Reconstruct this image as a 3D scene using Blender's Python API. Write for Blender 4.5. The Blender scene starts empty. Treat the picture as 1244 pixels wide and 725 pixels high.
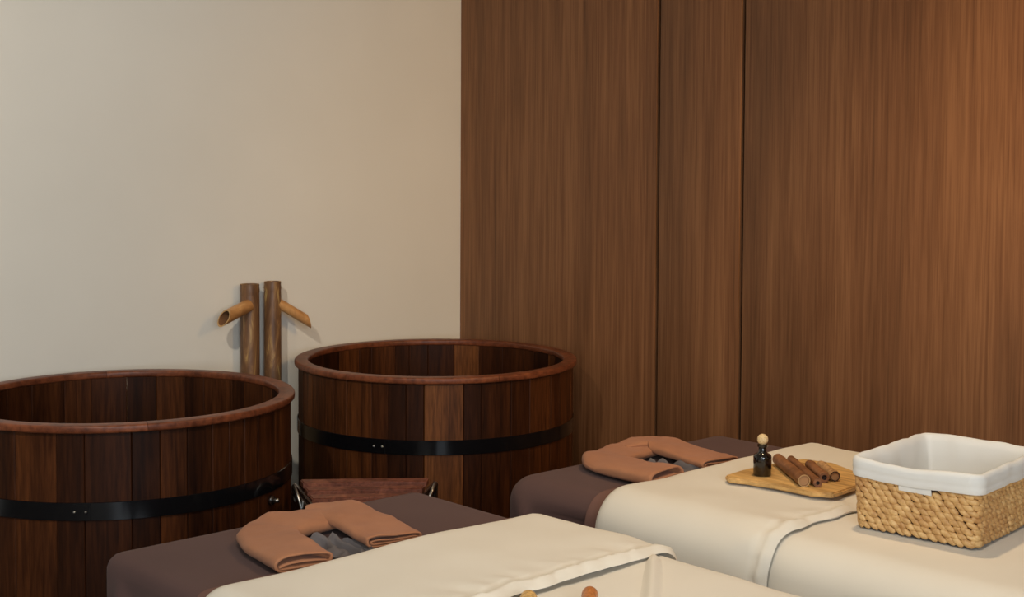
import bpy, bmesh, math, random
from mathutils import Vector, Matrix, noise
random.seed(7)
PI = math.pi
scene = bpy.context.scene
COL = scene.collection

# ------------------------------------------------------------------ camera
W, H = 1244, 725
F, YH, PIT, ROLL = 1650.8, 199.7, .0464, .005
YAW = math.radians(47.2)
CAM = Vector((4.272, -3.6635, 1.4345))
fwd0 = Vector((-math.sin(YAW), math.cos(YAW), 0)); right0 = Vector((math.cos(YAW), math.sin(YAW), 0)); up0 = Vector((0, 0, 1))
fwd = fwd0*math.cos(PIT) - up0*math.sin(PIT)
up = up0*math.cos(PIT) + fwd0*math.sin(PIT)
right = right0*math.cos(ROLL) + up*math.sin(ROLL)
up = up*math.cos(ROLL) - right0*math.sin(ROLL)
cd = bpy.data.cameras.new('camera')
cam = bpy.data.objects.new('camera', cd); COL.objects.link(cam)
cam.matrix_world = Matrix(((right.x, up.x, -fwd.x, CAM.x), (right.y, up.y, -fwd.y, CAM.y), (right.z, up.z, -fwd.z, CAM.z), (0, 0, 0, 1)))
cd.sensor_width = 36; cd.lens = F/W*36
cd.shift_y = -(H/2 - (YH + F*math.tan(PIT)))/W
cd.clip_start = .05
scene.camera = cam

# ------------------------------------------------------------------ world, lights, exposure
w = bpy.data.worlds.new('world'); scene.world = w; w.use_nodes = True
w.node_tree.nodes['Background'].inputs[0].default_value = (.55, .70, 1, 1)
w.node_tree.nodes['Background'].inputs[1].default_value = .6
scene.view_settings.view_transform = 'Standard'
scene.view_settings.look = 'None'
scene.view_settings.gamma = 1
scene.view_settings.use_curve_mapping = False
scene.view_settings.exposure = 0.14

def spot(name, loc, target, energy, color, angle=110, blend=.8, radius=.05):
    l = bpy.data.lights.new(name, 'SPOT'); l.energy = energy; l.color = color
    l.spot_size = math.radians(angle); l.spot_blend = blend; l.shadow_soft_size = radius
    o = bpy.data.objects.new(name, l); COL.objects.link(o); o.location = loc
    o.rotation_euler = (Vector(target) - Vector(loc)).to_track_quat('-Z', 'Y').to_euler()
    return o
AMBER = (1, .60, .22)
COOL = (1, .94, .84)
WARM = (1, .72, .42)
NEUT = (1, .90, .76)
spot('downlight', (2.55, -3.5, 2.72), (0, -2.0, 1.2), 150, NEUT, 76, 1, .035)
spot('downlight', (3.4, -3.1, 2.72), (2.7, -1.65, .6), 100, COOL, 80, 1, .06)
spot('downlight', (2.5, -.95, 2.72), (2.45, -1.0, 0), 66, WARM, 112, 1, .06)
spot('wall_washer', (4.6, -.8, 2.55), (1.0, .3, 1.5), 215, AMBER, 56, 1, .35)
spot('downlight', (1.15, -1.05, 2.72), (1.0, -1.0, 0), 6, WARM, 110, 1, .1)
l = bpy.data.lights.new('window_daylight', 'AREA'); l.shape = 'RECTANGLE'; l.size = 2.2; l.size_y = 1.5; l.energy = 100; l.color = (.84, .93, 1)
o = bpy.data.objects.new('window_daylight', l); COL.objects.link(o); o.location = (6.13, -4.3, 1.75); o.rotation_euler = (math.radians(90), 0, math.radians(90))

# ------------------------------------------------------------------ helpers
def s2l(c):
    return tuple(((v/255+.055)/1.055)**2.4 if v/255 > .04045 else v/255/12.92 for v in c) + (1,)

def at(u, v, z):
    """pixel of the 1244x725 photograph -> point on the horizontal plane at height z"""
    cy = YH + F*math.tan(PIT)
    a = (u - W/2); b = (v - cy)
    d = right*(a/F) - up*(b/F) + fwd
    t = (z - CAM.z)/d.z
    return CAM + d*t

def onx(u, v, x):
    cy = YH + F*math.tan(PIT)
    d = right*((u - W/2)/F) - up*((v - cy)/F) + fwd
    return CAM + d*((x - CAM.x)/d.x)

def tag(o, label, cat, group=None, kind=None):
    if label: o['label'] = label
    if cat: o['category'] = cat
    if group: o['group'] = group
    if kind: o['kind'] = kind
    return o

def empty(name, loc=(0, 0, 0), rz=0):
    o = bpy.data.objects.new(name, None); COL.objects.link(o); o.location = loc; o.rotation_euler.z = rz
    o.empty_display_size = .05
    return o

def mesh(name, verts, faces, mat, parent=None, smooth=True, loc=None, kind=None, autosmooth=None):
    me = bpy.data.meshes.new(name); me.from_pydata([tuple(v) for v in verts], [], faces); me.validate(); me.update()
    bm = bmesh.new(); bm.from_mesh(me); bmesh.ops.recalc_face_normals(bm, faces=bm.faces); bm.to_mesh(me); bm.free()
    if smooth: me.polygons.foreach_set('use_smooth', [True]*len(me.polygons))
    if autosmooth is not None: me.set_sharp_from_angle(angle=math.radians(autosmooth))
    me.materials.append(mat)
    o = bpy.data.objects.new(name, me); COL.objects.link(o)
    if parent: o.parent = parent
    if loc: o.location = loc
    if kind: o['kind'] = kind
    return o

def from_bm(name, bm, mat, parent=None, smooth=True, ang=40):
    bmesh.ops.recalc_face_normals(bm, faces=bm.faces)
    me = bpy.data.meshes.new(name); bm.to_mesh(me); bm.free()
    if smooth:
        me.polygons.foreach_set('use_smooth', [True]*len(me.polygons)); me.set_sharp_from_angle(angle=math.radians(ang))
    me.materials.append(mat)
    o = bpy.data.objects.new(name, me); COL.objects.link(o)
    if parent: o.parent = parent
    return o

def box(name, lo, hi, mat, parent=None, bevel=0):
    bm = bmesh.new()
    bmesh.ops.create_cube(bm, size=1)
    for v in bm.verts:
        v.co = Vector([lo[i] + (hi[i]-lo[i])*(v.co[i]+.5) for i in range(3)])
    if bevel: bmesh.ops.bevel(bm, geom=bm.edges[:], offset=bevel, segments=2, affect='EDGES', profile=.6)
    return from_bm(name, bm, mat, parent)

def grid_faces(nu, nv, wrap_u=False, wrap_v=False, off=0):
    fs = []
    for i in range(nu if wrap_u else nu-1):
        for j in range(nv if wrap_v else nv-1):
            a, b = i, (i+1) % nu; c, d = j, (j+1) % nv
            fs.append((off+a*nv+c, off+b*nv+c, off+b*nv+d, off+a*nv+d))
    return fs

def lathe(prof, n=32):
    v = []
    for k in range(n):
        a = 2*PI*k/n
        for r, z in prof: v.append((r*math.cos(a), r*math.sin(a), z))
    return v, grid_faces(n, len(prof), wrap_u=True)

def frame_of(d):
    d = Vector(d).normalized(); r = Vector((0, 0, 1)) if abs(d.z) < .9 else Vector((1, 0, 0))
    a = d.cross(r).normalized(); return d, a, a.cross(d).normalized()

def sstep(a, b, x):
    t = min(1, max(0, (x-a)/(b-a))); return t*t*(3-2*t)

def nz(x, y, z=0, s=1): return noise.noise(Vector((x*s, y*s, z*s)))

# ------------------------------------------------------------------ materials
class NT:
    def __init__(s, name):
        m = bpy.data.materials.new(name); m.use_nodes = True; s.m = m; s.n = m.node_tree.nodes; s.l = m.node_tree.links
        s.b = s.n['Principled BSDF']
    def add(s, t, **kw):
        n = s.n.new(t)
        for k, v in kw.items():
            if hasattr(n, k): setattr(n, k, v)
        return n
    def set(s, sock, val): s.b.inputs[sock].default_value = val
    def noise(s, scale, vec, detail=4, rough=.5, dist=0):
        n = s.add('ShaderNodeTexNoise'); n.inputs['Scale'].default_value = scale; n.inputs['Detail'].default_value = detail
        n.inputs['Roughness'].default_value = rough; n.inputs['Distortion'].default_value = dist
        s.l.new(vec, n.inputs['Vector']); return n.outputs['Fac']
    def coords(s, scale=(1, 1, 1), rand=0):
        tc = s.add('ShaderNodeTexCoord'); mp = s.add('ShaderNodeMapping'); mp.inputs['Scale'].default_value = scale
        src = tc.outputs['Object']
        if rand:
            oi = s.add('ShaderNodeObjectInfo'); mul = s.add('ShaderNodeMath', operation='MULTIPLY'); mul.inputs[1].default_value = rand
            s.l.new(oi.outputs['Random'], mul.inputs[0])
            ad = s.add('ShaderNodeVectorMath', operation='ADD'); s.l.new(src, ad.inputs[0]); s.l.new(mul.outputs[0], ad.inputs[1]); src = ad.outputs[0]
        s.l.new(src, mp.inputs['Vector']); return mp.outputs['Vector']
    def ramp(s, fac, stops):
        r = s.add('ShaderNodeValToRGB'); e = r.color_ramp.elements
        while len(e) < len(stops): e.new(.5)
        for k, (p, c) in enumerate(stops): e[k].position = p; e[k].color = s2l(c)
        s.l.new(fac, r.inputs['Fac']); return r.outputs['Color']
    def mix(s, fac, a, b, blend='MIX'):
        m = s.add('ShaderNodeMix', data_type='RGBA', blend_type=blend)
        for k, v in ((0, fac), (6, a), (7, b)):
            if hasattr(v, 'links'): s.l.new(v, m.inputs[k])
            else: m.inputs[k].default_value = v
        return m.outputs[2]
    def color(s, c):
        if hasattr(c, 'links'): s.l.new(c, s.b.inputs['Base Color'])
        else: s.b.inputs['Base Color'].default_value = s2l(c)
    def bump(s, h, strength=.2, dist=.002):
        b = s.add('ShaderNodeBump'); b.inputs['Strength'].default_value = strength; b.inputs['Distance'].default_value = dist
        s.l.new(h, b.inputs['Height']); s.l.new(b.outputs['Normal'], s.b.inputs['Normal'])

def mat_plain(name, c, rough=.6, metal=0, spec=.5, coat=0):
    t = NT(name); t.color(c); t.set('Roughness', rough); t.set('Metallic', metal); t.set('Specular IOR Level', spec); t.set('Coat Weight', coat); return t.m

def mat_wood(name, stops, scale, rough=.45, rand=0, bump=.1, tint=None, spec=.4, scale2=None):
    t = NT(name); v = t.coords(scale, rand)
    n1 = t.noise(1, v, 6, .62, .6)
    col = t.ramp(n1, stops)
    v2 = t.coords(scale2 or tuple(a*6 for a in scale), rand); n2 = t.noise(1, v2, 3, .6, .2)
    fine = t.ramp(n2, [(.3, (150, 140, 130)), (.62, (255, 255, 255))])
    col = t.mix(.75, col, fine, 'MULTIPLY')
    if tint:
        oi = t.add('ShaderNodeObjectInfo'); tn = t.ramp(oi.outputs['Random'], tint); col = t.mix(1, col, tn, 'MULTIPLY')
    t.color(col); t.set('Roughness', rough); t.set('Specular IOR Level', spec); t.bump(n2, bump, .001); return t.m

def mat_cloth(name, c, c2=None, scale=900, bump=.25, rough=.9, sheen=.2, patch=3):
    t = NT(name); v = t.coords(); n = t.noise(scale, v, 2, .6); p = t.noise(patch, v, 3, .5)
    t.color(t.ramp(p, [(.3, c), (.75, c2 or c)])); t.set('Roughness', rough); t.set('Specular IOR Level', .15)
    t.set('Sheen Weight', sheen); t.set('Sheen Roughness', .5); t.bump(n, bump, .0006); return t.m

t = NT('white_plaster'); v = t.coords(); p = t.noise(1.6, v, 3); n = t.noise(160, v, 4)
t.color(t.ramp(p, [(.3, (220, 215, 204)), (.7, (226, 221, 210))])); t.set('Roughness', .85); t.set('Specular IOR Level', .2); t.bump(n, .06, .001)
M_PLASTER = t.m
M_CEIL = mat_plain('ceiling_paint', (205, 200, 190), .9)
M_SEAM = mat_plain('dark_seam', (14, 10, 8), .9)
M_FLOOR = mat_wood('dark_floor_wood', [(.3, (52, 38, 30)), (.7, (84, 62, 48))], (2, 14, 2), .4)
# laminate wall panels: long vertical figure with fine pores
t = NT('laminate_wood'); v = t.coords((9, 9, .55), 13)
n1 = t.noise(1, v, 5, .6, .9)
col = t.ramp(n1, [(.28, (119, 81, 53)), (.5, (138, 94, 62)), (.72, (154, 108, 72))])
v2 = t.coords((120, 120, 2.4), 13); n2 = t.noise(1, v2, 4, .65, .2)
col = t.mix(.8, col, t.ramp(n2, [(.32, (196, 188, 180)), (.6, (255, 255, 255))]), 'MULTIPLY')
v3 = t.coords((38, 38, .9), 5); n3 = t.noise(1, v3, 3, .5, 1.6)
col = t.mix(.4, col, t.ramp(n3, [(.3, (205, 194, 184)), (.52, (255, 255, 255))]), 'MULTIPLY')
t.color(col); t.set('Roughness', .5); t.set('Specular IOR Level', .3); t.bump(n2, .12, .0006)
M_PANEL = t.m
M_STAVE = mat_wood('stained_stave_wood', [(.28, (54, 30, 16)), (.5, (87, 50, 26)), (.75, (112, 67, 35))], (22, 22, 1.6), .5, 31, .12,
                   [(0, (138, 128, 124)), (.45, (180, 168, 160)), (.8, (215, 205, 195)), (1, (255, 245, 225))], .12)
M_STAVE_HI = mat_wood('pale_sapwood_stave', [(.3, (72, 41, 21)), (.5, (102, 61, 31)), (.72, (122, 75, 38))], (26, 26, 1.8), .5, 17, .12, None, .15)
M_RIM = mat_wood('oiled_rim_wood', [(.3, (86, 44, 26)), (.5, (114, 61, 37)), (.72, (136, 77, 47))], (9, 9, 9), .42, 11, .1, None, .3)
M_HOOP = mat_plain('black_steel_hoop', (12, 12, 14), .16, .0, .6)
M_CHROME = mat_plain('worn_steel', (150, 148, 145), .3, 1)
M_STEP = mat_wood('red_brown_step_wood', [(.3, (92, 52, 40)), (.55, (136, 82, 64)), (.75, (164, 106, 80))], (18, 18, 18), .36, 9, .1, None, .5)
M_STEPDARK = mat_plain('dark_lacquer', (30, 20, 17), .2, 0, .6, .4)
t = NT('aged_bamboo'); v = t.coords((30, 30, 5), 3); n1 = t.noise(1, v, 4, .6, 1.2)
col = t.ramp(n1, [(.3, (86, 58, 38)), (.52, (116, 82, 54)), (.6, (140, 104, 66)), (.70, (192, 160, 100))])
t.color(col); t.set('Roughness', .45); t.bump(n1, .1, .001); M_BAMBOO = t.m
t = NT('tan_bamboo'); v = t.coords((14, 14, 14), 3); n1 = t.noise(1, v, 4, .6, .8)
t.color(t.ramp(n1, [(.3, (150, 102, 58)), (.55, (190, 138, 84)), (.75, (212, 164, 106))])); t.set('Roughness', .4); M_SPOUT = t.m
M_BAMIN = mat_plain('bamboo_inside', (120, 82, 50), .8)
M_CUT = mat_plain('bamboo_cut', (176, 140, 92), .7)
M_SHEET = mat_cloth('taupe_sheet', (86, 64, 60), (92, 69, 64), 700, .15, .85, .04)
M_TSHEET = mat_cloth('brown_top_sheet', (106, 76, 67), (112, 82, 72), 700, .15, .85, .04)
M_BLANKET = mat_cloth('cream_blanket', (213, 205, 190), (219, 211, 196), 500, .2, .9, .08)
M_TOWEL = mat_cloth('brown_towel', (154, 104, 74), (166, 114, 82), 650, .55, .95, .08, 14)
M_FACE = mat_cloth('grey_face_cover', (92, 86, 86), (112, 105, 104), 400, .2, .6, 0)
M_LINER = mat_cloth('white_liner', (214, 213, 209), (220, 219, 215), 800, .2, .9, .1)
t = NT('hyacinth_weave'); v = t.coords((60, 60, 60)); n1 = t.noise(1, v, 3, .6)
v2 = t.coords((9, 9, 9)); n2 = t.noise(1, v2, 3, .6)
c1 = t.ramp(n1, [(.3, (168, 122, 70)), (.55, (204, 162, 104)), (.75, (224, 188, 132))])
col = t.mix(t.ramp(n2, [(.55, (0, 0, 0)), (.72, (150, 150, 150))]), c1, s2l((170, 108, 56)))
t.color(col); t.set('Roughness', .55); t.bump(n1, .3, .001); M_WEAVE = t.m
M_CORE = mat_plain('weave_core', (88, 56, 30), .9)
M_BOARD = mat_wood('pale_board_wood', [(.3, (206, 158, 92)), (.55, (222, 178, 112)), (.75, (232, 192, 128))], (6, 40, 6), .5, 0, .0, scale2=(8, 60, 8))
t = NT('amber_glass'); t.color((16, 10, 7)); t.set('Roughness', .12); t.set('Coat Weight', .5); M_GLASS = t.m
M_BALL = mat_wood('ball_wood', [(.3, (222, 190, 138)), (.6, (238, 210, 160))], (40, 40, 120), .5)
t = NT('cinnamon_bamboo'); v = t.coords((16, 16, 60), 21); n1 = t.noise(1, v, 4, .6, .8)
oi = t.add('ShaderNodeObjectInfo')
t.color(t.mix(1, t.ramp(n1, [(.3, (106, 68, 40)), (.55, (142, 95, 58)), (.75, (170, 120, 78))]), t.ramp(oi.outputs['Random'], [(0, (225, 215, 210)), (1, (255, 250, 245))]), 'MULTIPLY'))
t.set('Roughness', .5); M_STICK = t.m
M_STICKTAN = mat_wood('tan_stick', [(.3, (176, 130, 84)), (.6, (206, 162, 112))], (20, 20, 60), .5)
M_STICKDARK = mat_plain('stick_hollow', (44, 24, 16), .8)
M_TOOL_Y = mat_wood('yellow_tool_wood', [(.3, (212, 164, 92)), (.6, (232, 190, 122))], (30, 30, 30), .4)
M_TOOL_O = mat_wood('orange_tool_wood', [(.3, (176, 104, 52)), (.6, (206, 132, 74))], (30, 30, 30), .35)
M_LEG = mat_wood('bed_frame_wood', [(.3, (60, 42, 32)), (.7, (84, 60, 45))], (8, 8, 30), .5)

# ------------------------------------------------------------------ room
RX, RY, RZ = 6.2, -6.0, 2.8
def struct(o): o['kind'] = 'structure'; return o
struct(box('floor', (-.1, RY-.1, -.1), (RX+.1, .12, 0), M_FLOOR))
struct(box('ceiling', (-.1, RY-.1, RZ), (RX+.1, .12, RZ+.1), M_CEIL))
struct(box('wall_left', (-.12, RY-.1, 0), (0, .03, RZ), M_PLASTER))
wb = struct(box('wall_back', (0, .02, 0), (RX, .12, RZ), M_SEAM))
edges = [0.0, 1.0765, 1.449, 2.62, 2.99, 4.1, 4.5, RX]
for a, b in zip(edges[:-1], edges[1:]):
    box('wood_panel', (a+(.008 if a else .001), 0, 0), (b-.008, .0195, RZ), M_PANEL, wb, .0012)
# window wall behind the camera: opening for the daylight
struct(box('wall_front', (0, RY-.1, 0), (RX, RY, RZ), M_PLASTER))
y0, y1, z0, z1 = -5.4, -3.2, 1.0, 2.5
bm = bmesh.new()
for lo, hi in (((RX, RY-.1, 0), (RX+.1, y0, RZ)), ((RX, y1, 0), (RX+.1, .12, RZ)), ((RX, y0, 0), (RX+.1, y1, z0)), ((RX, y0, z1), (RX+.1, y1, RZ))):
    r = bmesh.ops.create_cube(bm, size=1)
    for v in r['verts']: v.co = Vector([lo[i] + (hi[i]-lo[i])*(v.co[i]+.5) for i in range(3)])
struct(from_bm('wall_right', bm, M_PLASTER))

# ------------------------------------------------------------------ soaking tubs
TUBH = .75
def arc_prism(a0, a1, r0, r1, z0, z1, seg, ch=0):
    """ring sector with chamfered outer long edges"""
    vs = []
    angs = [a0 + (a1-a0)*k/seg for k in range(seg+1)]
    if ch: angs = [angs[0], angs[0]+ch/r1] + angs[1:-1] + [angs[-1]-ch/r1, angs[-1]]
    for k, a in enumerate(angs):
        d = ch*.8 if ch and k in (0, len(angs)-1) else 0
        for r, z in ((r0+d*.6, z0), (r1-d, z0), (r1-d, z1), (r0+d*.6, z1)): vs.append((r*math.cos(a), r*math.sin(a), z))
    fs = grid_faces(len(angs), 4, wrap_v=True)
    n = len(angs); fs += [(0, 1, 2, 3), tuple((n-1)*4+i for i in (3, 2, 1, 0))]
    return vs, fs

def rim_part(a0, a1, seg):
    prof = []
    ri, ro, zt, zb, c = .4525, .5, TUBH, TUBH-.021, .006
    for (cx, cz, s0) in ((ro-c, zt-c, 90), (ro-c, zb+c, 0), (ri+c, zb+c, -90), (ri+c, zt-c, 180)):
        for k in range(4):
            a = math.radians(s0 - 30*k); prof.append((cx+c*math.cos(a), cz+c*math.sin(a)))
    vs = []
    for k in range(seg+1):
        a = a0 + (a1-a0)*k/seg
        for r, z in prof: vs.append((r*math.cos(a), r*math.sin(a), z))
    fs = grid_faces(seg+1, len(prof), wrap_v=True)
    fs += [tuple(range(len(prof))), tuple(seg*len(prof)+i for i in range(len(prof)))]
    return vs, fs

def tub(loc, label, seed, hi, group='round wooden soaking tubs'):
    rnd = random.Random(seed)
    t = empty('soaking_tub', loc); tag(t, label, 'tub', group)
    ws = [rnd.choice((.6, .8, 1, 1.1, 1.3)) for _ in range(34)]
    tot = sum(ws); a = rnd.random()
    for k, wd in enumerate(ws):
        b = a + wd/tot*2*PI
        jit = rnd.uniform(-.0012, .0012)
        vs, fs = arc_prism(a+.0012, b-.0012, .456, .4865+jit, .02, TUBH-.0205, 4, .002)
        ca = (math.degrees((a+b)/2)) % 360
        m = M_STAVE_HI if any(abs((ca-h+180) % 360-180) < math.degrees(wd/tot*PI) for h in hi) else M_STAVE
        mesh('stave', vs, fs, m, t, True, autosmooth=25)
        a = b
    off = rnd.random()
    for k in range(6):
        vs, fs = rim_part(off+k*PI/3+.0012, off+(k+1)*PI/3-.0012, 14)
        mesh('rim_segment', vs, fs, M_RIM, t, True, autosmooth=50)
    vs, fs = lathe([(0, .09), (.455, .09), (.455, .06), (0, .06)], 40); mesh('tub_floor', vs, fs, M_STAVE, t, False)
    for z in (TUBH-.203, .17):
        prof = [(.489, z), (.4915, z-.001), (.4915, z-.047), (.489, z-.048), (.4885, z-.024)]
        vs = []
        n = 96
        for k in range(n):
            a = 2*PI*k/n
            for r, zz in prof: vs.append((r*math.cos(a), r*math.sin(a), zz))
        hp = mesh('metal_hoop', vs, grid_faces(n, 5, True, True), M_HOOP, t, True, autosmooth=30)
        ca = math.radians(-62 if seed == 1 else -40)
        vs, fs = arc_prism(ca-.05, ca+.05, .4905, .494, z-.046, z-.002, 4); mesh('hoop_clasp', vs, fs, M_HOOP, hp, True, autosmooth=30)
        for da in (-.03, .03):
            vs, fs = lathe([(0, .003), (.003, .002), (.004, 0)], 10)
            rv = mesh('rivet', [(.4935+p[2], p[0], p[1]+z-.024) for p in vs], fs, M_CHROME, hp); rv.rotation_euler.z = ca+da
    return t

tub((.555, -.586, 0), 'round dark wooden soaking tub in the corner, against both walls', 1, (-34, 120))
tb = tub((.560, -1.789, 0), 'round dark wooden soaking tub nearest the camera at the left edge', 2, ())
# small drain valve on its shaded side
vs, fs = lathe([(0, .012), (.012, .012), (.014, .0), (0, 0)], 16)
va = math.radians(28)
dv = mesh('drain_valve', [(p[2], p[0], p[1]) for p in vs], fs, M_STEPDARK, tb, loc=(math.cos(va)*.487, math.sin(va)*.487, .475)); dv.rotation_euler.z = va
dv['label'] = 'small metal valve'
vs, fs = lathe([(0, .030), (.006, .028), (.007, .012), (0, .012)], 12); mesh('knob', [(p[2], p[0], p[1]) for p in vs], fs, M_CHROME, dv)

# ------------------------------------------------------------------ bamboo water spouts
def bamboo_tube(p0, p1, r0, r1, wall, cut=None, seg=24, nodes=(), nl=40):
    """hollow cane from p0 to p1; cut = plane normal shearing the far end"""
    p0, p1 = Vector(p0), Vector(p1); d, a, b = frame_of(p1-p0); L = (p1-p0).length
    vs = []; rows = []
    for side in (0, 1):
        for i in range(nl+1):
            s = i/nl
            r = r0+(r1-r0)*s
            for nd in nodes:
                r += .0022*math.exp(-((s-nd)*L/.006)**2) - .0010*math.exp(-((s-nd)*L/.02)**2)
            if side: r -= wall
            for k in range(seg):
                an = 2*PI*k/seg; q = a*math.cos(an)*r + b*math.sin(an)*r
                base = p0 + d*(L*s)
                if cut is not None and s > .5:
                    base = base + d*(cut.dot(q))*((s-.5)/.5)
                vs.append(base+q)
    n = (nl+1)*seg
    fs = grid_faces(nl+1, seg, wrap_v=True) + grid_faces(nl+1, seg, wrap_v=True, off=n)
    lip = []
    for i in (0, nl):
        for k in range(seg):
            k2 = (k+1) % seg; lip.append((i*seg+k, i*seg+k2, n+i*seg+k2, n+i*seg+k))
    return vs, fs, lip

def bamboo(px, py, r, top, sp0, sp1, sr, label, splabel):
    t = empty('bamboo_spout', (px, py, 0)); tag(t, label, 'water spout', 'bamboo spouts')
    vs, fs, lip = bamboo_tube((0, 0, 0), (0, 0, top), r*1.03, r, .006, None, 28, (.28, .62, .975), 90)
    o = mesh('cane_post', vs, fs+lip, M_BAMBOO, t, autosmooth=50)
    o.data.materials.append(M_CUT)
    nf = len(fs)
    for i, p in enumerate(o.data.polygons):
        if i >= nf: p.material_index = 1
    vs, fs = lathe([(0, top-.012), (r-.006, top-.012), (r-.006, top-.02), (0, top-.02)], 20); mesh('node_wall', vs, fs, M_BAMIN, t)
    loc = Vector((px, py, 0))
    p0 = Vector(sp0)-loc; p1 = Vector(sp1)-loc
    d, a, b = frame_of(p1-p0)
    cut = Vector((0, 0, 1.0)) - d*d.z
    cut = -cut*1.15 if splabel == 'l' else -cut*1.3
    vs, fs, lip = bamboo_tube(p0, p1, sr*.98, sr, .004, cut, 26, (), 30)
    o = mesh('spout', vs, fs+lip, M_SPOUT, t, autosmooth=50); o.data.materials.append(M_BAMIN); o.data.materials.append(M_CUT)
    nf = len(fs)
    for i, p in enumerate(o.data.polygons):
        if i >= nf: p.material_index = 2
        elif i >= nf//2: p.material_index = 1
    return t
bamboo(.055, -1.043, .0345, 1.0, (.075, -1.062, .925), tuple(onx(272, 386.5, .125)), .0235,
       'left bamboo post whose short spout points at the left tub', 'l')
bamboo(.052, -.945, .031, 1.004, (.066, -.93, .925), tuple(onx(375, 390, .095)), .0185,
       'right bamboo post whose short spout points at the corner tub', 'r')

# ------------------------------------------------------------------ step between the tubs
SZ = .505
bl, br = at(364, 581, SZ), at(522, 579, SZ)
fl, fr = at(398, 622, SZ), at(489, 617, SZ)
st = empty('step_stool', ((bl+br)/2*1).to_tuple()[:2] + (0,)); so = Vector(st.location)
tag(st, 'low reddish-brown slatted wooden step between the two tubs', 'step stool')
def slat(p, q, r, s, z0, z1, name, mat, bev=.004):
    bm = bmesh.new()
    vv = [bm.verts.new((c-so).to_tuple()[:2] + (z,)) for z in (z0, z1) for c in (p, q, r, s)]
    for f in ((0, 1, 2, 3), (4, 5, 6, 7), (0, 1, 5, 4), (1, 2, 6, 5), (2, 3, 7, 6), (3, 0, 4, 7)): bm.faces.new([vv[i] for i in f])
    bmesh.ops.bevel(bm, geom=bm.edges[:], offset=bev, segments=2, affect='EDGES')
    return from_bm(name, bm, mat, st)
NS = 6
for k in range(NS):
    a, b = (k+.14)/NS, (k+.86)/NS
    slat(bl.lerp(fl, a), br.lerp(fr, a), br.lerp(fr, b), bl.lerp(fl, b), SZ-.020-.007*k, SZ-.007*k, 'slat', M_STEP, .003)
ax = (br-bl).normalized()
for p, q, s in ((bl, fl, -1), (br, fr, 1)):
    off = ax*s*.004; off2 = ax*s*.026
    slat(p+off, q+off, q+off2, p+off2, .0, SZ-.012, 'side_panel', M_STEPDARK, .008)
    mid = (p.lerp(q, .3)+off2); mid.z = 0
    # curved steel handle on the side
    vs = []
    pth = [mid + Vector((0, 0, SZ-.05+.055*math.sin(PI*i/12))) + (q-p).normalized()*(-.05*math.cos(PI*i/12)) + ax*s*.012*math.sin(PI*i/12) for i in range(13)]
    for i, c in enumerate(pth):
        tg = (pth[min(i+1, 12)]-pth[max(i-1, 0)]).normalized(); d, u_, v_ = frame_of(tg)
        for k in range(8): vs.append(c - so + u_*.005*math.cos(k*PI/4) + v_*.005*math.sin(k*PI/4))
    mesh('side_handle', vs, grid_faces(13, 8, wrap_v=True), M_CHROME, st)
slat(fl.lerp(fr, .1), fl.lerp(fr, .9), fl.lerp(fr, .9)+(bl-fl)*.05, fl.lerp(fr, .1)+(bl-fl)*.05, .2, .26, 'stretcher', M_STEPDARK)

# ------------------------------------------------------------------ beds and bedding
def drape(x0, x1, y0, y1, top, r, dx0, dx1, dy0, dy1, step=.016, fz=None, wave=None):
    """cloth wrapped over a rounded box; d.. = hang below the edge (0 = ends flat there)"""
    def rng(a, b, da, db):
        ca = a+r if da else a; cb = b-r if db else b
        s = ca - (r*(PI/2-1)+r+da-r if da else 0); e = cb + (r*(PI/2-1)+r+db-r if db else 0)
        n = max(2, int((e-s)/step)); return ca, cb, [s+(e-s)*i/n for i in range(n+1)]
    cxa, cxb, ps = rng(x0, x1, dx0, dx1); cya, cyb, qs = rng(y0, y1, dy0, dy1)
    vs = []
    for p in ps:
        for q in qs:
            cx = min(max(p, cxa), cxb); cy = min(max(q, cya), cyb); ex, ey = p-cx, q-cy
            d = math.hypot(ex, ey)
            if d < 1e-9: pos = Vector((p, q, top)); nrm = Vector((0, 0, 1)); down = 0
            else:
                ux, uy = ex/d, ey/d
                if d < r*PI/2: o_, down = r*math.sin(d/r), r*(1-math.cos(d/r)); nrm = Vector((ux*math.sin(d/r), uy*math.sin(d/r), math.cos(d/r)))
                else: o_, down = r, r+d-r*PI/2; nrm = Vector((ux, uy, 0))
                pos = Vector((cx+ux*o_, cy+uy*o_, top-down))
            if fz: pos = pos + nrm*fz(p, q, down, pos)
            vs.append(pos)
    return vs, grid_faces(len(ps), len(qs)), ps, qs

def bed(x0, x1, y0, y1, top, label, rr):
    t = empty('massage_bed', ((x0+x1)/2, (y0+y1)/2, 0)); tag(t, label, 'bed', 'massage beds')
    c = Vector(t.location)
    lx, ly = (x1-x0)/2-.035, (y1-y0)/2-.035
    box('mattress', (-lx, -ly, top-.14), (lx, ly, top-.018), M_SHEET, t, .04)
    box('bed_base', (-lx+.02, -ly+.02, top-.22), (lx-.02, ly-.02, top-.141), M_LEG, t, .005)
    for sx in (-1, 1):
        for sy in (-1, 1):
            box('leg', (sx*(lx-.08)-.03, sy*(ly-.07)-.03, 0), (sx*(lx-.08)+.03, sy*(ly-.07)+.03, top-.221), M_LEG, t, .004)
    return t

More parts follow.
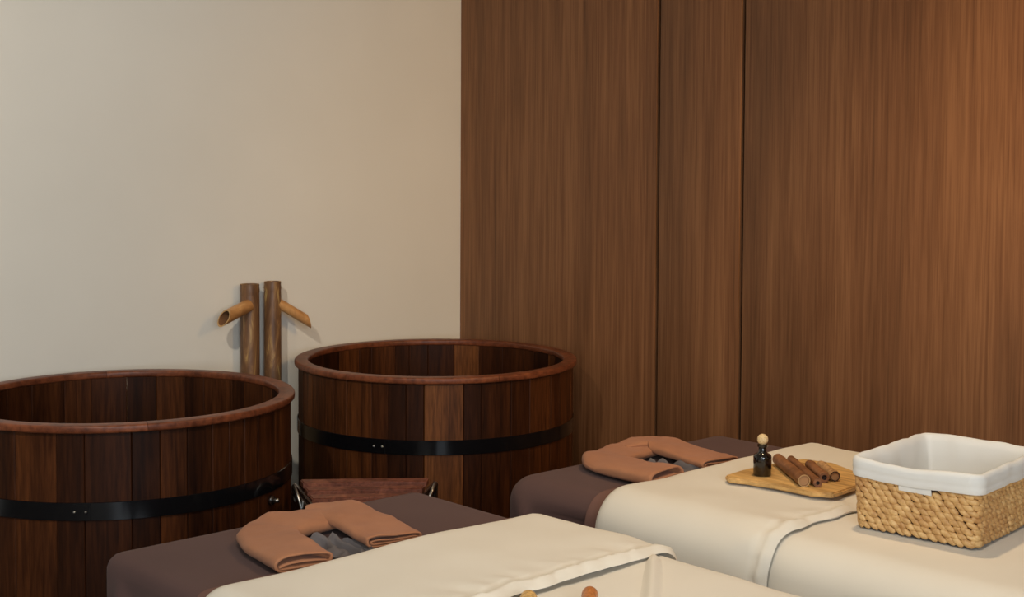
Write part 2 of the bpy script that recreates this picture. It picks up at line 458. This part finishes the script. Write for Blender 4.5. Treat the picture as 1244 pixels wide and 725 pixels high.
def bedding(x0, x1, y0, y1, top, r, hole, bx, hem, names, seed, amp):
    """sheet, top sheet and turned-back blanket of one bed"""
    hx, hy = hole
    def fsheet(p, q, down, pos):
        z = .004*nz(p, q, seed, 2.2)*sstep(0, .03, down)
        hd = math.hypot((p-hx)/.10, (q-hy)/.07)
        if down == 0: z += -.022*(1-sstep(.8, 1.15, hd)) + .0012*nz(p, q, seed, 9)
        if down > .02:
            per = (p-x0)*1.0 + (q-y0)*1.3
            z += amp*sstep(.07, .32, down)*(math.sin(per*17+seed)+.6*math.sin(per*31+2*seed))*.5
            z -= .03*math.exp(-((down-.072-.018*nz(p, q, seed, 3))/.013)**2)*(.75+.5*nz(p, q, 3+seed, 4))*sstep(x0+.12, x0+.3, p)*(1 if seed > 3 else 0)
            z += .022*math.exp(-((p-(x0+.055+.45*down))/.022)**2)*sstep(.03, .10, down)*(1 if q < y0+r else 0)
        return z
    vs, fs, _, _ = drape(x0, x1, y0, y1, top, r, .33, .33, .33, .33, .014, fsheet)
    sh = mesh('bed_sheet', vs, fs, M_SHEET); tag(sh, names[0], 'sheet', 'bed sheets')
    # crinkled cover in the face hole
    n, m_ = 30, 64; vs = [(0, 0, .006)]; 
    for i in range(1, n):
        for k in range(m_):
            a = 2*PI*k/m_; rr_ = i/(n-1)
            ux_, uy_ = rr_*math.cos(a), rr_*math.sin(a); pl = .0075*sstep(0, .2, rr_)*math.sin(uy_*13+ux_*3+5*nz(ux_, uy_, seed, 1.6)) + .004*nz(ux_*5, uy_*5, seed, 1)
            vs.append((.102*rr_*math.cos(a), .072*rr_*math.sin(a), .008*(rr_-.6)+pl + .012*sstep(.7, 1, rr_)))
    fs = [(0, 1+k, 1+(k+1) % m_) for k in range(m_)] + grid_faces(n-1, m_, wrap_v=True, off=1)
    fc = mesh('face_hole_cover', vs, fs, M_FACE, sh, loc=(hx, hy, top-.002)); fc['label'] = 'crinkled grey cover in the face hole'
    # thin brown top sheet whose edge shows beside the blanket
    e = .004
    def fts(p, q, down, pos):
        per = (p-x0)*1.6; return amp*.8*sstep(.08, .3, down)*math.sin(per*15+seed*2) + .0035*sstep(0, .1, down) + .002*nz(p, q, seed, 6)
    vs, fs, _, _ = drape(bx-.045, hem-.08, y0-e, y1+e, top+e, r+e, 0, 0, .30, .30, .016, fts)
    o = mesh('top_sheet', vs, fs, M_TSHEET); tag(o, names[1], 'sheet', 'brown top sheets')
    # blanket: body and the turned-back upper band
    bl_ = empty('blanket', ((bx+x1)/2, (y0+y1)/2, top)); tag(bl_, names[2], 'blanket', 'cream blankets')
    off = Vector(bl_.location)
    def fbody(p, q, down, pos):
        per = (p-x0); return (amp*1.1*sstep(.12, .4, down)*math.sin(per*9+seed) + .004*nz(p, q, seed+4, 3.0) + .003*nz(p, q, seed+9, 8)
                              + .012*sstep(0, .14, down)*sstep(hem-.05, hem+.05, p))
    e2 = .012
    vs, fs, _, _ = drape(bx+.06, x1+.01, y0-e2, y1+e2, top+e2, r+e2, 0, .3, .40, .40, .018, fbody)
    mesh('blanket_body', [v-off for v in vs], fs, M_BLANKET, bl_)
    th = .020
    def fband(p, q, down, pos):
        wob = .012*nz(q*3, seed, 0, 1)
        dh = p-bx; dm = hem-p
        a = math.sqrt(max(0, 1-(max(0, .035-dh)/.035)**2)); b = .5+.5*math.sqrt(max(0, 1-(max(0, .008-dm)/.008)**2))
        seam = (-.0050*math.exp(-((dm-.034)/.006)**2) + .007*math.exp(-((dm-.016)/.010)**2)*(.7+1.2*nz(q*14, seed, 2, 1))
                + .010*nz(q*24, p*6, seed, 1)*math.exp(-((dm-.055)/.03)**2) + .005*nz(q*60, p*20, seed, 1)*math.exp(-(dm/.05)**2))
        per = p-x0
        return (th*min(a, b) + seam*min(1, dm/.004)*min(1, 2*sstep(0, .3, a)) + amp*1.0*sstep(.12, .4, down)*math.sin(per*9+seed)
                + .009*nz(p, q, seed+1, 3.2)*min(a, b) + .004*nz(p, q, seed+2, 8)*min(a, b))
    vs, fs, ps, qs = drape(bx, hem, y0-e2-.002, y1+e2+.002, top+e2-.003, r+e2, 0, 0, .42, .42, .011, fband)
    # uneven hem line
    nv = len(qs); out = []
    for i, p in enumerate(ps):
        for j, q in enumerate(qs):
            v = vs[i*nv+j].copy(); k = sstep(hem-.12, hem, p); h2 = sstep(bx+.12, bx, p)
            v.x += k*(.012*nz(q*4, seed, 1, 1)+.010*nz(q*16, seed, 4, 1)) + h2*.006*nz(q*5, seed, 7, 1)
            out.append(v-off)
    # underside of the lifted hem
    vs2, fs2, ps2, qs2 = drape(hem-.045, hem, y0-e2-.002, y1+e2+.002, top+e2-.003, r+e2, 0, 0, .42, .42, .011,
        lambda p, q, down, pos: th*(.5-.42*sstep(.012, .04, hem-p)) + amp*sstep(.12, .4, down)*math.sin((p-x0)*9+seed))
    nv2 = len(qs2); n0 = len(out)
    for i, p in enumerate(ps2):
        for j, q in enumerate(qs2):
            v = vs2[i*nv2+j].copy(); k = sstep(hem-.12, hem, p); v.x += k*(.012*nz(q*4, seed, 1, 1)+.010*nz(q*16, seed, 4, 1)); out.append(v-off)
    fs = fs + [tuple(i+n0 for i in f) for f in fs2]
    hb = mesh('turned_back_band', out, fs, M_BLANKET, bl_)
    return bl_, off

B1 = dict(x0=1.725, x1=3.72, y0=-2.43, y1=-1.615); B2 = dict(x0=1.75, x1=3.78, y0=-1.365, y1=-.50)
TOP = .65
bed(**B1, top=TOP, label='massage bed at the front, in line with the left tub', rr=.06)
bed(**B2, top=TOP, label='massage bed along the wood panelled wall, under the basket', rr=.07)
bk1, bo1 = bedding(B1['x0'], B1['x1'], B1['y0'], B1['y1'], TOP, .032, (2.045, -2.09), 2.135, 2.535,
    ('taupe fitted sheet on the front bed, hanging by the left tub', 'thin brown sheet edge under the cream blanket of the front bed', 'cream blanket with turned-back puffy hem on the front bed'), 1.0, .016)
bk2, bo2 = bedding(B2['x0'], B2['x1'], B2['y0'], B2['y1'], TOP, .065, (2.03, -1.03), 2.10, 2.60,
    ('dark taupe fitted sheet on the bed beside the wood wall', 'thin brown sheet edge under the blanket of the bed by the wood wall', 'cream blanket under the wicker basket on the bed by the wood wall'), 5.3, .008)

# raised soft fold in the front bed's blanket beside the hem tip
pa, pb = at(795, 668, TOP+.02), at(789, 748, TOP+.02)
vs = []; n = 26
for i in range(n):
    s_ = i/(n-1); c = pa.lerp(pb, s_); tg = (pb-pa).normalized(); sd = Vector((tg.y, -tg.x, 0))
    k = sstep(-.04, .16, s_); hgt = .018*k*(1-.2*s_)
    for j in range(17):
        x = (j-8)/8; vs.append(c + sd*(x*.026*(.35+.65*k)) + Vector((0, 0, hgt*math.exp(-(x/.52)**2)-.0105)) - bo1)
mesh('raised_fold', vs, grid_faces(n, 17), M_BLANKET, bk1)

# ------------------------------------------------------------------ rolled towels round the face holes
def flat_tube(path, ws, hs, wall, z0s, seg=28, sub=10, flip=0, seed=0, peak=None):
    """flattened hollow cloth tube swept along a bent path, open ends"""
    rows_ = [list(p)+[a_, b_, c_] for p, a_, b_, c_ in zip(path, ws, hs, z0s)]
    for _ in range(1 if len(rows_) > 2 else 0):                 # round the bends
        new = [rows_[0]]
        for r0_, r1_ in zip(rows_[:-1], rows_[1:]):
            new += [[.75*u+.25*v for u, v in zip(r0_, r1_)], [.25*u+.75*v for u, v in zip(r0_, r1_)]]
        rows_ = new+[rows_[-1]]
    if len(rows_) > 4: sub = 6
    path = [r_[:2] for r_ in rows_]; ws = [r_[2] for r_ in rows_]; hs = [r_[3] for r_ in rows_]; z0s = [r_[4] for r_ in rows_]
    P = [Vector((*p, 0)) for p in path]; st_ = []
    tg_ = [(P[min(i+1, len(P)-1)]-P[max(i-1, 0)]).normalized() for i in range(len(P))]
    for i in range(len(P)-1):
        for k in range(sub + (1 if i == len(P)-2 else 0)): st_.append((i, k/sub))
    vs = []; nl = len(st_)
    for side in (0, 1):
        for i, s in st_:
            c = P[i].lerp(P[i+1], s)
            d0 = tg_[i].lerp(tg_[i+1], s).normalized(); nn = Vector((-d0.y, d0.x, 0))
            tt = (i+s)/(len(P)-1)
            w_ = ws[i]+(ws[i+1]-ws[i])*s; h_ = hs[i]+(hs[i+1]-hs[i])*s; z_ = z0s[i]+(z0s[i+1]-z0s[i])*s
            for k in range(seg):
                a = 2*PI*k/seg; ca, sa = math.cos(a), math.sin(a)
                X = math.copysign(abs(ca)**.45, ca)*w_/2; Z = math.copysign(abs(sa)**.8, sa)*h_/2
                if side:
                    we = wall + .05*sstep(.05, .5, min(tt, 1-tt)*2)
                    X *= max(.1, (w_-2*we)/w_); Z *= max(.1, (h_-2*we)/h_)
                q = c+nn*X
                wr = .009*nz(q.x*12+seed, q.y*12, Z*20)*(1 if Z > 0 else .1) + .0025*nz(q.x*40+seed, q.y*40, 1)*(1 if Z > 0 else 0)
                zz = max(z_, z_+h_/2+Z+wr)
                if peak and Z > 0: zz += peak[2]*math.exp(-((q.x-peak[0])**2+(q.y-peak[1])**2)/.0011)
                vs.append(Vector((q.x+.003*nz(q.y*20, seed, 3), q.y+.003*nz(q.x*20, seed, 8), zz)))
    n = nl*seg
    fs = grid_faces(nl, seg, wrap_v=True)+grid_faces(nl, seg, wrap_v=True, off=n)
    for i in (0, nl-1):
        for k in range(seg): k2 = (k+1) % seg; fs.append((i*seg+k, i*seg+k2, n+i*seg+k2, n+i*seg+k))
    return vs, fs

def towel(dx, dy, label, seed, arms, peak=None):
    t = empty('towel', (arms[0][1][0]+dx, arms[0][1][1]+dy, TOP)); tag(t, label, 'towel', 'folded brown towels'); off = Vector(t.location)
    for k, (path, ws, hs, zs) in enumerate(((arms[0], (.122, .125, .125, .10), (.038, .034, .034, .030), (.004, .004, .004, .004)),
                                            (arms[1], (.05, .115, .135, .13), (.008, .018, .028, .026), (.030, .026, .012, .005)))):
        path = [(p[0]+dx, p[1]+dy) for p in path]
        pk = (peak[0], peak[1], peak[2]) if peak and k == 0 else None
        allv, allf = [], []
        vs, fs = flat_tube(path, ws, hs, .0045, [TOP+z for z in zs], seed=seed+k, peak=pk)
        allv += vs; allf += fs
        # inner folded layer seen in the open end
        n0 = len(allv)
        e_ = [path[0], tuple(Vector(path[0]).lerp(Vector(path[1]), .6))] if k == 0 else [tuple(Vector(path[-1]).lerp(Vector(path[-2]), .6)), path[-1]]
        iw, ih, iz = (ws[0], hs[0], zs[0]) if k == 0 else (ws[-1], hs[-1], zs[-1])
        vs, fs = flat_tube(e_, [iw*.86]*2, [ih*.36]*2, .003, [TOP+iz+.006]*2, seed=seed+k)
        allv += vs; allf += [tuple(i+n0 for i in f) for f in fs]
        mesh('folded_length', [v-off for v in allv], allf, M_TOWEL, t)
    return t
towel(0, 0, 'brown towel folded round the face hole of the front bed', 1,
      (((2.115, -2.205), (1.93, -2.175), (1.875, -2.115), (1.875, -1.95)), ((1.83, -2.01), (1.865, -1.965), (1.93, -1.945), (2.095, -1.97))), (1.83, -2.10, .016))
towel(0, 0, 'brown towel folded round the face hole of the bed by the wood wall', 2,
      (((2.12, -1.15), (1.92, -1.15), (1.855, -1.09), (1.845, -.92)), ((1.82, -.99), (1.83, -.905), (1.90, -.885), (2.09, -.905))))

# ------------------------------------------------------------------ board, bottle, sticks
BZ = TOP+.033
pts = [(881, 577), (900, 571), (924, 565), (975, 557), (1012, 562), (1046, 575), (1040, 590), (1012, 599), (985, 597), (940, 588), (905, 582.5), (885, 580.5)]
poly = [at(u, v, BZ+.012) for u, v in pts]
cb = sum(poly, Vector())/len(poly)
bm = bmesh.new()
f_ = bm.faces.new([bm.verts.new((p.x-cb.x, p.y-cb.y, 0)) for p in poly])
r_ = bmesh.ops.extrude_face_region(bm, geom=[f_]); bmesh.ops.translate(bm, vec=(0, 0, .012), verts=[g for g in r_['geom'] if isinstance(g, bmesh.types.BMVert)])
bmesh.ops.bevel(bm, geom=bm.edges[:], offset=.003, segments=2, affect='EDGES')
bo = from_bm('serving_board', bm, M_BOARD); bo.location = (cb.x, cb.y, BZ)
tag(bo, 'pale wooden board on the cream blanket beside the basket', 'board')
BT = BZ+.0125
p = at(926, 577, BT)
bt = empty('oil_bottle', (p.x, p.y, BT)); tag(bt, 'small dark glass bottle with a round wooden stopper on the board', 'bottle')
prof = [(0, 0), (.0195, 0), (.0215, .002), (.0218, .044), (.020, .050), (.013, .0535), (.0095, .057), (.0092, .068), (.0125, .069), (.0128, .0735), (.011, .0745), (0, .0745)]
vs, fs = lathe(prof, 32); mesh('glass_body', vs, fs, M_GLASS, bt, autosmooth=50)
vs, fs = lathe([(0, .073)] + [(.0132*math.sin(PI*k/14)+1e-5, .0862-.0132*math.cos(PI*k/14)) for k in range(1, 14)] + [(0, .0994)], 24); mesh('ball_stopper', vs, fs, M_BALL, bt)
def stick(u0, v0, u1, v1, r, mat, label, wall, zr=0, hollow=M_STICKDARK, cutm=None):
    a = at(u0, v0, BT+r+zr); b = at(u1, v1, BT+r+zr)
    t = empty('bamboo_stick', (b.x, b.y, BT+zr)); tag(t, label, 'stick', 'bamboo massage sticks')
    o_ = Vector((b.x, b.y, BT+zr))
    vs, fs, lip = bamboo_tube(a-o_, b-o_, r*.96, r, wall, None, 22, (.12, .9), 30)
    o = mesh('cane', vs, fs+lip, mat, t, autosmooth=50); o.data.materials.append(hollow); o.data.materials.append(cutm or mat)
    nf = len(fs)
    for i, pl in enumerate(o.data.polygons):
        if i >= nf: pl.material_index = 2
        elif i >= nf//2: pl.material_index = 1
    d, x_, y_ = frame_of(b-a)
    c = b-o_-d*.006
    vs = [c+x_*(r-wall*.6)*math.cos(k*PI/8)+y_*(r-wall*.6)*math.sin(k*PI/8) for k in range(16)]+[c-d*.01+x_*(r-wall*.6)*math.cos(k*PI/8)+y_*(r-wall*.6)*math.sin(k*PI/8) for k in range(16)]
    mesh('plug', vs, grid_faces(2, 16, wrap_v=True)+[tuple(range(16)), tuple(range(16, 32))], hollow, t, False)
    return t
M_TANIN = mat_plain('tan_hollow', (168, 124, 82), .8)
stick(945, 557.5, 977, 584, .0145, M_STICK, 'thick brown bamboo stick on the board nearest the bottle', .002, 0, M_TANIN, M_CUT)
stick(961, 558, 993.5, 586.5, .0105, M_STICK, 'thin brown bamboo stick on the board, second from the bottle', .006)
stick(983.5, 564, 1001.5, 580, .0125, M_STICK, 'dark brown bamboo stick on the board, third from the bottle', .006)
stick(997, 565, 1014.5, 578.5, .0125, M_STICKTAN, 'short tan bamboo stick on the board nearest the basket', .0022, 0, M_TANIN, M_STICKDARK)

# ------------------------------------------------------------------ wicker basket with liner
KZ = TOP+.017
kb = empty('wicker_basket', (2.780, -.988, KZ), math.radians(5)); tag(kb, 'woven rectangular basket with a white cloth liner on the blanket', 'basket')
HW, HD, RC = .131, .166, .022
def rrect(s, hw, hd, rc):
    """point and outward normal at arc length fraction s on a rounded rectangle, start at the front left, counter-clockwise"""
    segs = [(2*(hw-rc)), PI/2*rc, 2*(hd-rc), PI/2*rc, 2*(hw-rc), PI/2*rc, 2*(hd-rc), PI/2*rc]; L = sum(segs); x = (s % 1)*L
    cs = [(hw-rc, -hd+rc, -90), (hw-rc, hd-rc, 0), (-hw+rc, hd-rc, 90), (-hw+rc, -hd+rc, 180)]
    st_ = [((-hw+rc, -hd), (1, 0), (0, -1)), ((hw, -hd+rc), (0, 1), (1, 0)), ((hw-rc, hd), (-1, 0), (0, 1)), ((-hw, hd-rc), (0, -1), (-1, 0))]
    for k in range(8):
        if x <= segs[k] or k == 7:
            if k % 2 == 0:
                p, d, n = st_[k//2]; return Vector((p[0]+d[0]*x, p[1]+d[1]*x, 0)), Vector((*n, 0)), Vector((*d, 0))
            cx, cy, a0 = cs[k//2]; a = math.radians(a0)+x/rc; n = Vector((math.cos(a), math.sin(a), 0))
            return Vector((cx, cy, 0))+n*rc, n, Vector((-n.y, n.x, 0))
        x -= segs[k]
NR, RH = 9, .0128
for row in range(NR):
    z = .007+row*RH*.97; fl_ = 1+.045*z/.13
    vs, fs = [], []
    nb = 62
    for k in range(nb):
        s = (k+(.5 if row % 2 else 0)+.15*random.uniform(-1, 1))/nb
        p, n, d = rrect(s, HW*fl_, HD*fl_, RC)
        # gap for the handle cut-out on the front face
        if row == NR-1 and p.y < -HD*.98 and -.03 < p.x < .042: continue
        tilt = -.40 + random.uniform(-.15, .15)
        ax_ = (d*math.cos(tilt)+Vector((0, 0, 1))*math.sin(tilt)).normalized(); bx_ = n.cross(ax_)
        la, lb, lc = .0135*random.uniform(.9, 1.1), .0072*random.uniform(.92, 1.15), .0055
        c = p+Vector((0, 0, z))+n*random.uniform(-.001, .001)
        o0 = len(vs)
        for i in range(7):
            th_ = PI*i/6; rr_ = math.sin(th_)**.7 if 0 < i < 6 else .05
            for j in range(8):
                ph = 2*PI*j/8; vs.append(c-ax_*la*math.cos(th_)+bx_*lb*rr_*math.cos(ph)+n*lc*rr_*math.sin(ph))
        fs += grid_faces(7, 8, wrap_v=True, off=o0)
    mesh('woven_row', vs, fs, M_WEAVE, kb, kind='stuff')
# dark core wall behind the strands
n = 80; vs = []
for ins, z in ((.004, 0), (.004, .118), (.007, .118), (.007, .004)):
    fl_ = 1+.045*z/.13
    for k in range(n):
        p, nn, d = rrect(k/n, HW*fl_-ins, HD*fl_-ins, RC-ins); vs.append(p+Vector((0, 0, z)))
mesh('core_wall', vs, grid_faces(4, n, wrap_v=True)+[tuple(range(n))], M_CORE, kb)
# liner: inside, over the rim and turned down outside
n = 220; vs = []
TOPZ = .152
prof = [(-.016, .012, 0), (-.014, .05, .3), (-.012, .10, .6), (-.0095, .135, 1), (-.006, TOPZ-.003, 1), (-.001, TOPZ, 1), (.0045, TOPZ-.003, 1), (.0075, TOPZ-.010, 1), (.008, .135, .8), (.0085, .128, .7), (.0075, .125, .7), (.0085, .121, .6), (.009, .112, .4), (.008, .110, .4)]
for ins, z, wv in prof:
    fl_ = 1+.05*z/.13
    for k in range(n):
        p, nn, d = rrect(k/n, HW*fl_+ins, HD*fl_+ins, RC+max(ins, -.012))
        sag = -.007*math.exp(-((p.x+.01)/.07)**2)*(1 if p.y < -HD*.9 else 0) + .004*nz(p.x*20, p.y*20, 0)
        wr = .003*nz(p.x*28, p.y*28, z*14)*wv + ((.003*nz(p.x*16, p.y*16, z*10)-.003) if ins < -.008 else 0)
        vs.append(p+nn*wr+Vector((0, 0, z+(sag if z > .105 else 0)*(1 if z > .13 else .6))))
lo_ = len(prof)
o = mesh('cloth_liner', vs, grid_faces(lo_, n, wrap_v=True)+[tuple(range(n))], M_LINER, kb)
# liner showing through the handle cut-out
vs = []
for i in range(12):
    for j in range(5):
        x = -.03+.072*i/11; vs.append((x, -HD*1.04-.0045+.001*nz(x*60, j, 0)-.002*math.sin(PI*j/4), .094+.024*j/4-.005*i/11*0))
mesh('handle_flap', vs, grid_faces(12, 5), M_LINER, kb)

# ------------------------------------------------------------------ tool tips at the bottom edge
def rod(u, v, u2, v2, r, mat, name, label):
    a, b = at(u, v, TOP+.02+r), at(u2, v2, TOP+.02+r); o_ = Vector((a.x, a.y, TOP+.02)); L = (b-a).length
    d, x_, y_ = frame_of(b-a)
    prof = [(r*math.sin(PI/2*k/8)+1e-5, r-r*math.cos(PI/2*k/8)) for k in range(9)] + [(r*1.02, r+.01), (r*.9, r+.03), (r*.86, L*.5), (r*.95, L-.01), (r*.7, L), (1e-5, L)]
    vs = []
    for k in range(20):
        an = 2*PI*k/20
        for rr_, s in prof: vs.append(a-o_+d*s+x_*rr_*math.cos(an)+y_*rr_*math.sin(an))
    o = mesh(name, vs, grid_faces(20, len(prof), wrap_u=True), mat, loc=o_); tag(o, label, 'massage tool')
rod(643, 724, 622, 808, .0155, M_TOOL_Y, 'massage_rod', 'pale yellow wooden massage rod tip at the bottom edge of the photo')
rod(717, 719, 708, 808, .0145, M_TOOL_O, 'massage_rod', 'orange-brown rounded wooden massage rod tip at the bottom edge')
